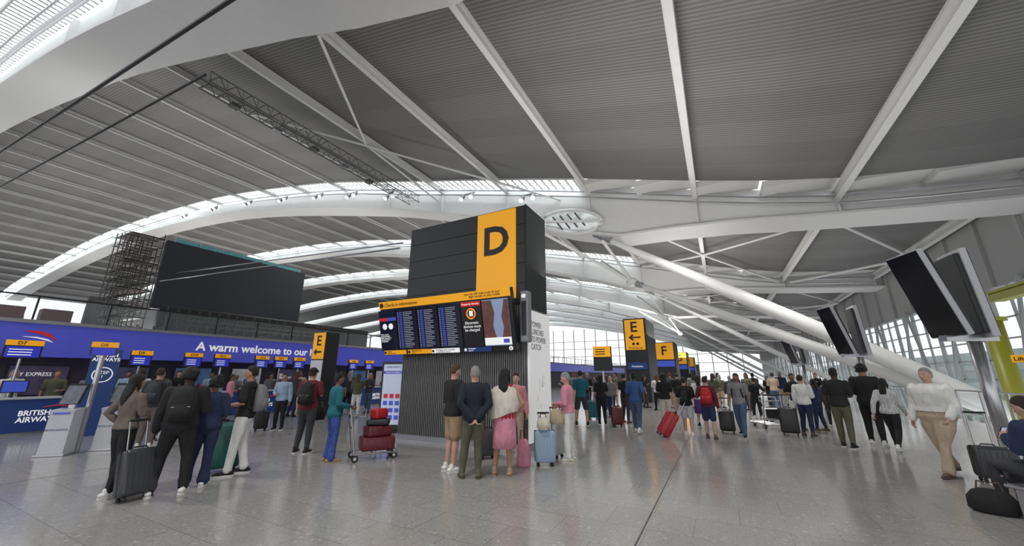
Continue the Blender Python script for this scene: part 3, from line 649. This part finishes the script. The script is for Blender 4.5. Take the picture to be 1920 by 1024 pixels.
def person(px,py,hy,face,label,top='black',bot='black',skin='light',hair=('short','black'),slv=1.,kind='trousers',shoe='white',arms=('down','down'),legs='stand',lod=0,fem=False,look=0,H=None,fit=.011,hem=.5,leg=.03,cap=None,loc=None,group=None,scarf=None,bulk=1.,nod=0):
    g=loc if loc is not None else G(px,py); g=V((g.x,g.y,0))
    if H is None: H=min(1.95,max(1.5,zat(g,hy))) if hy else 1.7
    t=thing('person',label,'person',g,head(g,face),group)
    off=.245 if legs=='sit' else 0
    fs=.92 if fem else 1.; fh=1.04 if fem else 1.; vb,vc=[(.009,.011),(.011,.014),(.014,.018)][lod]
    U=lambda x,y,z:V((x*H,y*H,(z-off)*H))
    def rr(e=0,z0=0,z1=1,b_=1.): return [(U(0,0,z),(a*(fh if z<.6 else fs)*b_*bulk+e)*H,(c*bulk*b_+e)*H) for z,a,c in TR if z0<=z<=z1]
    b=B(); b.rings(rr())
    hR=Matrix.Rotation(math.radians(look),3,'Z')@Matrix.Rotation(math.radians(nod),3,'X'); hc=U(0,.004,.885)
    HP=lambda x,y,z: hc+hR@V((x*H,y*H,(z-.885)*H))
    b.tube([U(0,-.003,.83),U(0,.004,.875),HP(0,-.005,.895)],[.034*H*(.88 if fem else 1)]*3,10)
    hd=[(.868,.02,.022,.016),(.876,.03,.034,.01),(.892,.037,.046,.006),(.912,.042,.051,.003),(.935,.0445,.055,0),(.958,.043,.054,-.002),(.978,.036,.045,-.003),(.992,.023,.03,-.003),(.999,.008,.01,-.003)]
    def hring(L,n=14,dy=0):
        return [[HP(a*math.cos(2*PI*i/n),yo+dy+c*math.sin(2*PI*i/n),z) for i in range(n)] for z,a,c,yo in L]
    b.loft(hring(hd))
    b.tube([HP(0,.05,.932),HP(0,.064,.912),HP(0,.056,.905)],[.006*H,.009*H,.006*H],6)
    for s in (-1,1): b.ell(HP(s*.044,-.002,.918),(.006*H,.011*H,.017*H),8)
    AJ=[]
    for i,s in enumerate((-1,1)):
        e,wv=ARM[arms[i]]; kx=1+(bulk-1)*.6
        S=U(s*.105*fs*kx,0,.802); E=U(s*e[0]*(.95 if fem else 1)*kx,e[1],e[2]); W=U(s*wv[0]*kx,wv[1],wv[2]); AJ.append((S,E,W))
        b.tube([S,S.lerp(E,.4),E,E.lerp(W,.35),W],[x*H for x in (.031*fs,.027*fs,.0215*fs,.0215*fs,.0145)],10)
        d=(W-E).normalized(); ref=V((0,1,0)) if abs(d.y)<.7 else V((0,0,1)); q=(ref-d*ref.dot(d)).normalized(); n=d.cross(q)
        if n.dot(V((-s,0,0)))<0: n=-n
        k=H
        b.tube([W,W+d*.02*k,W+d*.05*k],[.014*k,.021*k,.022*k],8,True,.5,ref=q)
        if lod<2:
            for f in range(4):
                p0=W+d*.05*k+q*(.017-.0115*f)*k; l=(.022,.025,.023,.018)[f]*k
                p1=p0+(d*.93+n*.3)*l; p2=p1+(d*.6+n*.8)*l*.9; b.tube([p0,p1,p2],.0052*k,6)
            p0=W+d*.016*k+q*.017*k; p1=p0+(d*.6+q*.6+n*.2)*.024*k; b.tube([p0,p1,p1+(d*.9+q*.15+n*.3)*.02*k],.006*k,6)
        else:
            for f in range(4):
                p0=W+d*.05*k+q*(.018-.012*f)*k; b.tube([p0,p0+(d*.8+n*.45)*.036*k],.006*k,5)
            b.tube([W+d*.02*k+q*.015*k,W+d*.045*k+q*.034*k],.007*k,5)
    LJ=[]
    for i,s in enumerate((-1,1)):
        kn,an=LEG[legs][i]; hp=U(s*.05,0,.52); K=V((s*kn[0]*H,kn[1]*H,kn[2]*H)); A=V((s*an[0]*H,an[1]*H,an[2]*H)); LJ.append((hp,K,A))
        b.tube([hp,hp.lerp(K,.4),K,K.lerp(A,.3),K.lerp(A,.7),A],[x*H*(bulk if j<2 else 1) for j,x in enumerate((.05,.047,.031,.033,.024,.019))],10)
        b.tube([A+V((0,-.01*H,-.012*H)),A+V((s*.01*H,.075*H,-.024*H))],[.02*H,.016*H],8)
    b.build('body',sk(skin),t,vox=vb,sm=1)
    if lod<2:
        for s in (-1,1):
            o=B().ell(HP(s*.018,.0515,.934),(.0075*H,.004*H,.0045*H),8).build('eye',mat('eye_white',(.6,.6,.58),.2),t,True)
            B().ell(HP(s*.018,.055,.934),(.0034*H,.0016*H,.0036*H),8).build('iris',mat('iris',(.02,.012,.01),.2),o,True)
            B().tube([HP(s*.009,.0545,.944),HP(s*.027,.0495,.945)],.002*H,5).build('eyebrow',hr(hair[1]),t)
        B().tube([HP(-.013,.0495,.892),HP(0,.053,.891),HP(.013,.0495,.892)],.0032*H,6).build('mouth',mat('lips_'+skin,[x*.6 if j else x*.8 for j,x in enumerate(SK[skin])],.5),t,True)
    st,hc_=hair
    b=B(); e=.004 if st=='short' else .008
    if st=='curly': e=.016
    sh=[(.9,.034,.026,-.03),(.92,.042+e,.036+e,-.02),(.94,.043+e,.045+e,-.012),(.96,.043+e,.05+e,-.006),(.98,.037+e,.045+e,-.004),(.996,.024+e,.031+e,-.004),(1.003+e*.6,.009+e,.012+e,-.004)]
    b.loft(hring(sh))
    if st in('long','wavy'):
        x=1.2 if st=='wavy' else 1
        b.loft(hring([(.72 if st=='wavy' else .78,.015,.01,-.066),(.77,.036*x,.018*x,-.066),(.81,.044*x,.02*x,-.062),(.87,.045*x,.026,-.048),(.91,.046,.03,-.034),(.95,.044,.03,-.025)]))
        for s in (-1,1): b.tube([HP(s*.045,-.01,.955),HP(s*.05,-.004,.91),HP(s*.047,-.004,.86)],[.01*H,.014*H,.009*H],6)
    if st=='curly':
        random.seed(int(px or 1))
        for k in range(26):
            a=random.uniform(0,2*PI); z=random.uniform(.9,1.0); r_=.052 if z<.97 else .035
            yy=r_*math.sin(a)-.012
            if yy>.015 and z<.965: yy=-yy
            b.ell(HP(r_*math.cos(a),yy,z),(.016*H,)*3,6)
    b.build('hair',hr(hc_),t,vox=vb+.001,sm=1)
    if cap:
        b=B(); b.loft(hring([(.955,.049,.06,-.002),(.975,.047,.057,-.002),(.998,.034,.042,-.003),(1.006,.01,.012,-.003)])); b.tube([HP(-.025,.055,.957),HP(.025,.055,.957)],.02*H,8,True,.25); b.build('cap',cl(cap),t,True)
    b=B(); b.rings(rr(fit,hem,.83)+[(U(0,0,.85),.045*H*fs+.012,.04*H+.006)])
    for S,E,W in AJ:
        if slv<=0: continue
        e=fit*H*.8
        if slv<.6: b.tube([S,S.lerp(E,.45),S.lerp(E,.78)],[.034*fs*H+e,.031*H+e,.03*H+e],10)
        else: b.tube([S,S.lerp(E,.5),E,E.lerp(W,.5),E.lerp(W,.95)],[.034*fs*H+e,.03*H+e,.026*H+e,.023*H+e,.019*H+e],10)
    b.build('top_garment',cl(top),t,vox=vc,sm=2)
    if kind in('trousers','shorts'):
        b=B(); b.rings([(U(0,0,.455),.05*H,.05*H)]+rr(.008,.46,.6))
        for hp,K,A in LJ:
            if kind=='trousers': b.tube([hp,hp.lerp(K,.4),K,K.lerp(A,.5),K.lerp(A,.8),K.lerp(A,.96)],[.058*H*bulk,.056*H*bulk,.041*H,.038*H,leg*H*.97,leg*H*1.06],12)
            else: b.tube([hp,hp.lerp(K,.4),hp.lerp(K,.86)],[.058*H,.058*H,.054*H],12)
        b.build(kind,cl(bot),t,vox=vc,sm=2)
    else:
        b=B()
        b.rings([(U(0,0,.25),.115*H,.1*H),(U(0,0,.36),.112*H,.09*H),(U(0,0,.48),.106*H,.08*H),(U(0,0,.54),.105*H*fh,.075*H),(U(0,0,.61),.088*H,.06*H)],36,.06); b.build('skirt',cl(bot),t,True)
    if scarf:
        b=B(); b.loft([[U((a+(.012 if i%2 else 0))*math.cos(2*PI*i/24)-.01,c*math.sin(2*PI*i/24)-.01,z-dr*max(0,-math.cos(2*PI*i/24-.6))) for i in range(24)] for z,a,c,dr in ((.585,.135,.088,.07),(.65,.152,.092,.05),(.72,.15,.086,.02),(.785,.132,.07,0),(.825,.085,.05,0),(.84,.05,.04,0))]); b.build('shawl',cl(scarf),t,vox=vc,sm=1)
    for hp,K,A in LJ:
        s=1 if A.x>0 else -1; z=A.z-.045*H; y=A.y
        d=V((s*.12,1,0)).normalized(); P0=V((A.x,y,z))
        b=B(); b.tube([P0+d*-.035*H+V((0,0,.028*H)),P0+V((0,0,.03*H)),P0+d*.05*H+V((0,0,.024*H)),P0+d*.1*H+V((0,0,.016*H))],[.024*H,.026*H,.026*H,.018*H],10,True,.8)
        b.tube([P0+V((0,-.012*H,.03*H)),P0+V((0,-.012*H,.06*H))],[.025*H,.023*H],10)
        o=b.build('shoe',cl(shoe),t,True)
        if lod<2:
            B().loft([[P0+d*yy*H+V((-d.y*ww*H,d.x*ww*H,zz)) for yy,ww in ((-.055,.012),(-.04,.024),(.05,.028),(.1,.024),(.118,.01))]+[P0+d*yy*H+V((d.y*ww*H,-d.x*ww*H,zz)) for yy,ww in ((.118,.01),(.1,.024),(.05,.028),(-.04,.024),(-.055,.012))] for zz in (.0,.022)]).build('sole',cl('white' if shoe in('white','light grey','black') else shoe),o)
    t['H_']=H; return t
def backpack(t,c,label,side=-1,low=0,s=1.):
    H=t['H_']; k=thing('backpack',label,'backpack',(0,0,0),t.rotation_euler.z,'backpacks worn by travellers')
    k.location=V(t.location)+Matrix.Rotation(t.rotation_euler.z,3,'Z')@V((0,side*.075*H-.0,(.565-low)*H))
    h=.255*H*s; w=.088*H*s
    B().rings([((0,side*.05,0),w*.85,.07),((0,side*.07,h*.08),w,.1),((0,side*.07,h*.6),w*.97,.1),((0,side*.055,h*.88),w*.75,.075),((0,side*.04,h),w*.35,.04)],16).build('main_compartment',cl(c),k,True)
    B().rings([((0,side*.14,h*.08),w*.7,.035),((0,side*.15,h*.25),w*.72,.05),((0,side*.14,h*.5),w*.6,.03)],12).build('front_pocket',cl(c),k,True)
    for q in (-1,1): B().tube([(q*.062*H,0,h*.9),(q*.062*H,-side*.075*H*.9,h*1.03),(q*.07*H,-side*.155*H,h*.72),(q*.08*H,-side*.12*H,h*.25),(q*.08*H,0,h*.1)],.016,6).build('shoulder_strap',cl('black'),k,True)
    B().tube([(-.03,side*.02,h),(0,side*.02,h+.03),(.03,side*.02,h)],.007,5).build('grab_loop',cl('black'),k)
    B().tube([(-w*.6,side*.165,h*.42),(w*.6,side*.165,h*.42)],.005,5).build('zip',cl('light grey'),k)
person(203,930,702,-60,'person with long dark hair in taupe top, hand on hip, at far left','taupe','black','tan',('wavy','black'),arms=('hip','fold'),legs='step',fem=True,hem=.53)
p=person(268,842,690,-20,'person with dark backpack behind the long-haired person at left','charcoal','taupe','light',('short','brown'),lod=1); backpack(p,'charcoal','dark grey backpack on the person behind at left')
p=person(310,928,690,-8,'person in black hoodie and black trousers wearing a big black backpack','black','black','dark',('curly','black'),legs='wide',fit=.02,leg=.036,bulk=1.08,arms=('down','front'),look=-15); backpack(p,'black','large black backpack on the hooded person',s=1.12)
person(367,912,706,-10,'person with curly dark hair in navy top and wide navy trousers','navy','navy','brown',('curly','black'),arms=('front','front'),leg=.05,fem=True,fit=.016,legs='ease',look=20)
p=person(440,890,686,75,'person in black t-shirt and white trousers facing the left group','black','white','tan',('short','black'),slv=.45,arms=('front','down'),legs='step',shoe='black',leg=.036); backpack(p,'grey','grey backpack on the white-trousered person')
person(520,806,700,160,'person in light blue shirt and dark trousers facing the camera','light blue','black','tan',('short','black'),shoe='black',lod=1,arms=('down','front'))
p=person(567,850,690,-25,'person in maroon t-shirt and cap, charcoal trousers','maroon','charcoal','light',('short','brown'),slv=.45,arms=('down','strap'),cap='black',shoe='black',lod=1,legs='ease'); backpack(p,'black','black backpack on the maroon-shirted person')
person(617,866,700,-70,'person in teal long top and blue patterned trousers pushing the red luggage','teal','patterned','brown',('short','black'),arms=('push','push'),leg=.045,hem=.46,shoe='tan',lod=0,fem=True,fit=.016)
person(845,884,683,-60,'person in black hoodie and tan shorts left of the middle group','black','tan','light',('short','ginger'),kind='shorts',arms=('front','front'),legs='stand',fit=.018,nod=-8)
person(886,896,687,5,'person in dark jacket and olive trousers with hands behind back','dark navy','olive','light',('short','grey'),arms=('back','back'),shoe='olive',fit=.016,bulk=1.0,hem=.46,legs='ease',look=15)
person(946,892,692,-5,'person in red top, cream shawl and pink pleated skirt','red','pink','tan',('wavy','black'),slv=0,kind='skirt',arms=('front','hip'),shoe='tan',fem=True,scarf='cream',look=-15,legs='ease')
person(1068,866,698,75,'grey-haired person in pink jacket and white trousers','pink','white','light',('short','grey'),arms=('front','push'),shoe='cream',fem=True,fit=.016,hem=.53,look=10,nod=-14)
person(968,850,700,170,'person partly hidden behind the cream shawl','salmon','beige','light',('short','brown'),lod=1,fem=True)
person(1788,893,690,150,'heavy-set person in white shirt and beige trousers walking at right','white','beige','light',('short','grey'),slv=1,arms=('swf','down'),legs='walk',shoe='brown',bulk=1.42,leg=.045,fit=.02,hem=.54)
person(1592,840,690,-15,'person in black t-shirt and olive trousers walking away at right','black','olive','dark',('short','black'),slv=.45,arms=('down','front'),legs='step',shoe='black',lod=1)
person(1648,836,683,-5,'tall person in black hooded top and black trousers at right','black','black','tan',('curly','black'),arms=('front','front'),legs='step',lod=1,fit=.018)
person(1686,846,710,-20,'person in white striped top and black trousers walking at right','striped','black','light',('long','black'),arms=('swb','swf'),legs='walk',lod=1,fem=True)
s0=CAM+ray(1935,790)*(4.9/(cp+.393*sp))
hd_=head(s0,55); dv=Matrix.Rotation(hd_,3,'Z')
bc=V((s0.x,s0.y,0))+dv@V((0,-.1,0))
bn=thing('bench','dark metal bench mostly cut off by the right edge','bench',bc,hd_); B().span((-.5,-.25,.33),(.5,.2,.37),.015).build('seat',steel,bn)
for sx in (-.4,.4): B().span((sx-.03,-.2,0),(sx+.03,.15,.33)).build('leg',steel,bn)
person(0,0,None,55,'seated person in navy top looking at a phone at right edge','navy','charcoal','light',('short','brown'),arms=('phone','phone'),legs='sit',loc=s0,H=1.8,look=0,fit=.02,nod=-18)
ph=V((s0.x,s0.y,0))+dv@V((0,.125*1.8+.1,(.745-.245)*1.8)); t=thing('phone','dark phone held by the seated person at right edge','phone',ph,hd_)
B().box((0,0,0),(.075,.012,.15),Matrix.Rotation(.5,3,'X'),.004).build('phone_body',black_pl,t); B().box((0,-.007,0.002),(.066,.003,.135),Matrix.Rotation(.5,3,'X')).build('phone_screen',mat('phone_glow',(.5,.55,.7),.3,emit=.6),t)
rows=[(1092,798,695,0,'teal','charcoal','light','short','brown','shorts',('down','phone'),'wide','right of the grey-haired person'),
(1130,796,702,10,'black','black','tan','long','black','trousers',('down','front'),'stand','by the teal suitcase'),
(1176,793,700,-30,'black','charcoal','light','short','brown','trousers',('fold','fold'),'ease','left of the suitcase puller'),
(1148,782,706,180,'grey','navy','light','short','grey','trousers',('down','down'),'stand','facing the camera'),
(1196,812,698,-10,'blue','denim','dark','short','black','trousers',('down','pull'),'walk','pulling the red suitcase'),
(1252,800,700,0,'black','cream','tan','long','black','trousers',('front','front'),'stand','right of the red suitcase'),
(1293,818,707,-10,'black','light grey','light','short','brown','shorts',('down','front'),'step','left of the red backpack'),
(1335,823,706,-5,'maroon','navy','light','short','brown','shorts',('strap','down'),'step','wearing the red backpack'),
(1318,800,704,10,'white','purple','light','long','brown','skirt',('front','front'),'stand','behind the red backpack'),
(1396,820,700,165,'grey','denim','brown','short','black','trousers',('down','swf'),'walk','walking toward the camera'),
(1424,785,708,20,'black','black','tan','short','black','trousers',('down','hip'),'ease','left of the trolleys'),
(1502,806,700,-170,'black','white','brown','short','black','trousers',('front','front'),'stand','beside the tall black suitcase'),
(1520,818,703,-20,'white','navy','light','short','brown','trousers',('down','front'),'ease','behind the tall black suitcase'),
(1542,808,712,60,'navy','navy','brown','long','black','trousers',('front','down'),'step','right of the tall black suitcase'),
(1565,798,715,0,'charcoal','black','light','short','brown','trousers',('down','down'),'stand','far behind the olive-trousered walker')]
for r in rows:
    q=person(r[0],r[1],r[2],r[3],'person in %s top and %s %s %s'%(r[4],r[5],r[9],r[12]),r[4],r[5],r[6],(r[7],r[8]),slv=.45 if r[4] in('teal','black','blue','grey') else 1,kind=r[9],arms=r[10],legs=r[11],lod=1,shoe=random.choice(['white','black','brown']),group='travellers in the middle distance',fem=r[7]=='long')
    if r[0]==1335: backpack(q,'red','red backpack on a shorts-wearing traveller')
    if r[0]==1396: backpack(q,'black','black backpack on the walker facing the camera',s=.9)
    if r[0]==1293: backpack(q,'black','small black backpack on the grey-shorts traveller',s=.8)
random.seed(21)
tc=['black','white','navy','grey','beige','charcoal','light blue','charcoal','olive','pink','black']; bc=['black','denim','charcoal','beige','navy','white']
used=set()
def far(px,py,lm,loc=None,face=None):
    while 1:
        a,c,h=random.choice(tc),random.choice(bc),random.choice(['black','brown','grey','ginger'])
        if (a,c,h,lm) not in used: used.add((a,c,h,lm)); break
    rf=random.choice([0,20,-30,180,150,90,-90]) if face is None else face
    st=random.getstate()
    person(px,py,None,rf,'person, %s top, %s trousers, %s hair, %s'%(a,c,h,lm),a,c,random.choice(['light','tan','brown']),(random.choice(['short','long']),h),slv=random.choice([.45,1]),
      arms=random.choice([('down','down'),('front','down'),('fold','fold'),('phone','down'),('hip','down')]),legs=random.choice(['stand','step','walk','ease']),lod=2,H=random.uniform(1.6,1.82),loc=loc,shoe='black',group='distant travellers')
    random.setstate(st); random.random()
for px,py in ((1062,776),(1080,768),(1104,772),(1120,765),(1142,770),(1158,764),(1190,768),(1236,770),(1262,766),(1276,778),(1306,768),(1345,775),(1356,766),(1376,772),(1385,762),(1408,770),(1420,764),(1446,760),(1458,768),(1472,762),(1540,762),(1300,757),(1330,757),(1352,755),(1212,765),(1010,770)):
    far(px,py,'near the lettered towers' if px<1290 else 'past the lettered towers')
for px,py in ((238,812),(648,776),(665,782),(688,775),(545,782),(420,790),(395,800),(610,775),(630,780),(340,800)): far(px,py,'queueing before the desks')
for i,px in enumerate((18,100,165,235,300,330,392,440,505,560,600,655)):
    g=atX(px,730,-19.6); far(px,730,'behind the desks',loc=V((g.x,g.y,0)),face=180)
# ---------- lights
def area(x,y,z,sx,sy_,pw):
    l=D.lights.new('uplight','AREA'); l.shape='RECTANGLE'; l.size=sx; l.size_y=sy_; l.energy=pw; l.color=(1,.98,.95)
    o=D.objects.new('uplight',l); COL.objects.link(o); o.location=(x,y,z); o.rotation_euler=(PI,0,0)
for x,y,pw in ((-3,13,750),(-30,12,1500),(-60,14,2000),(-100,16,2600),(-3,31,1000),(-30,34,1800),(-70,36,3000),(-8,60,2500),(-50,70,4000)): area(x,y,4.2,8,8,pw)
for x,y,pw in ((-3,1.2,1600),(-13,1.2,1700),(-2,19.5,2000),(-12,19.5,2500),(-22,19.5,2200),(-2,37,2600),(-14,37,2600),(3.5,19.5,1300),(2,9,900)):
    l=D.lights.new('downlight','SPOT'); l.energy=pw; l.spot_size=math.radians(120); l.spot_blend=.9; l.shadow_soft_size=.5; l.color=(1,.975,.94)
    o=D.objects.new('downlight',l); COL.objects.link(o); o.location=(x,y,rt(x)-(2.4 if y!=9 else .9))
print('OBJ',len(COL.objects))
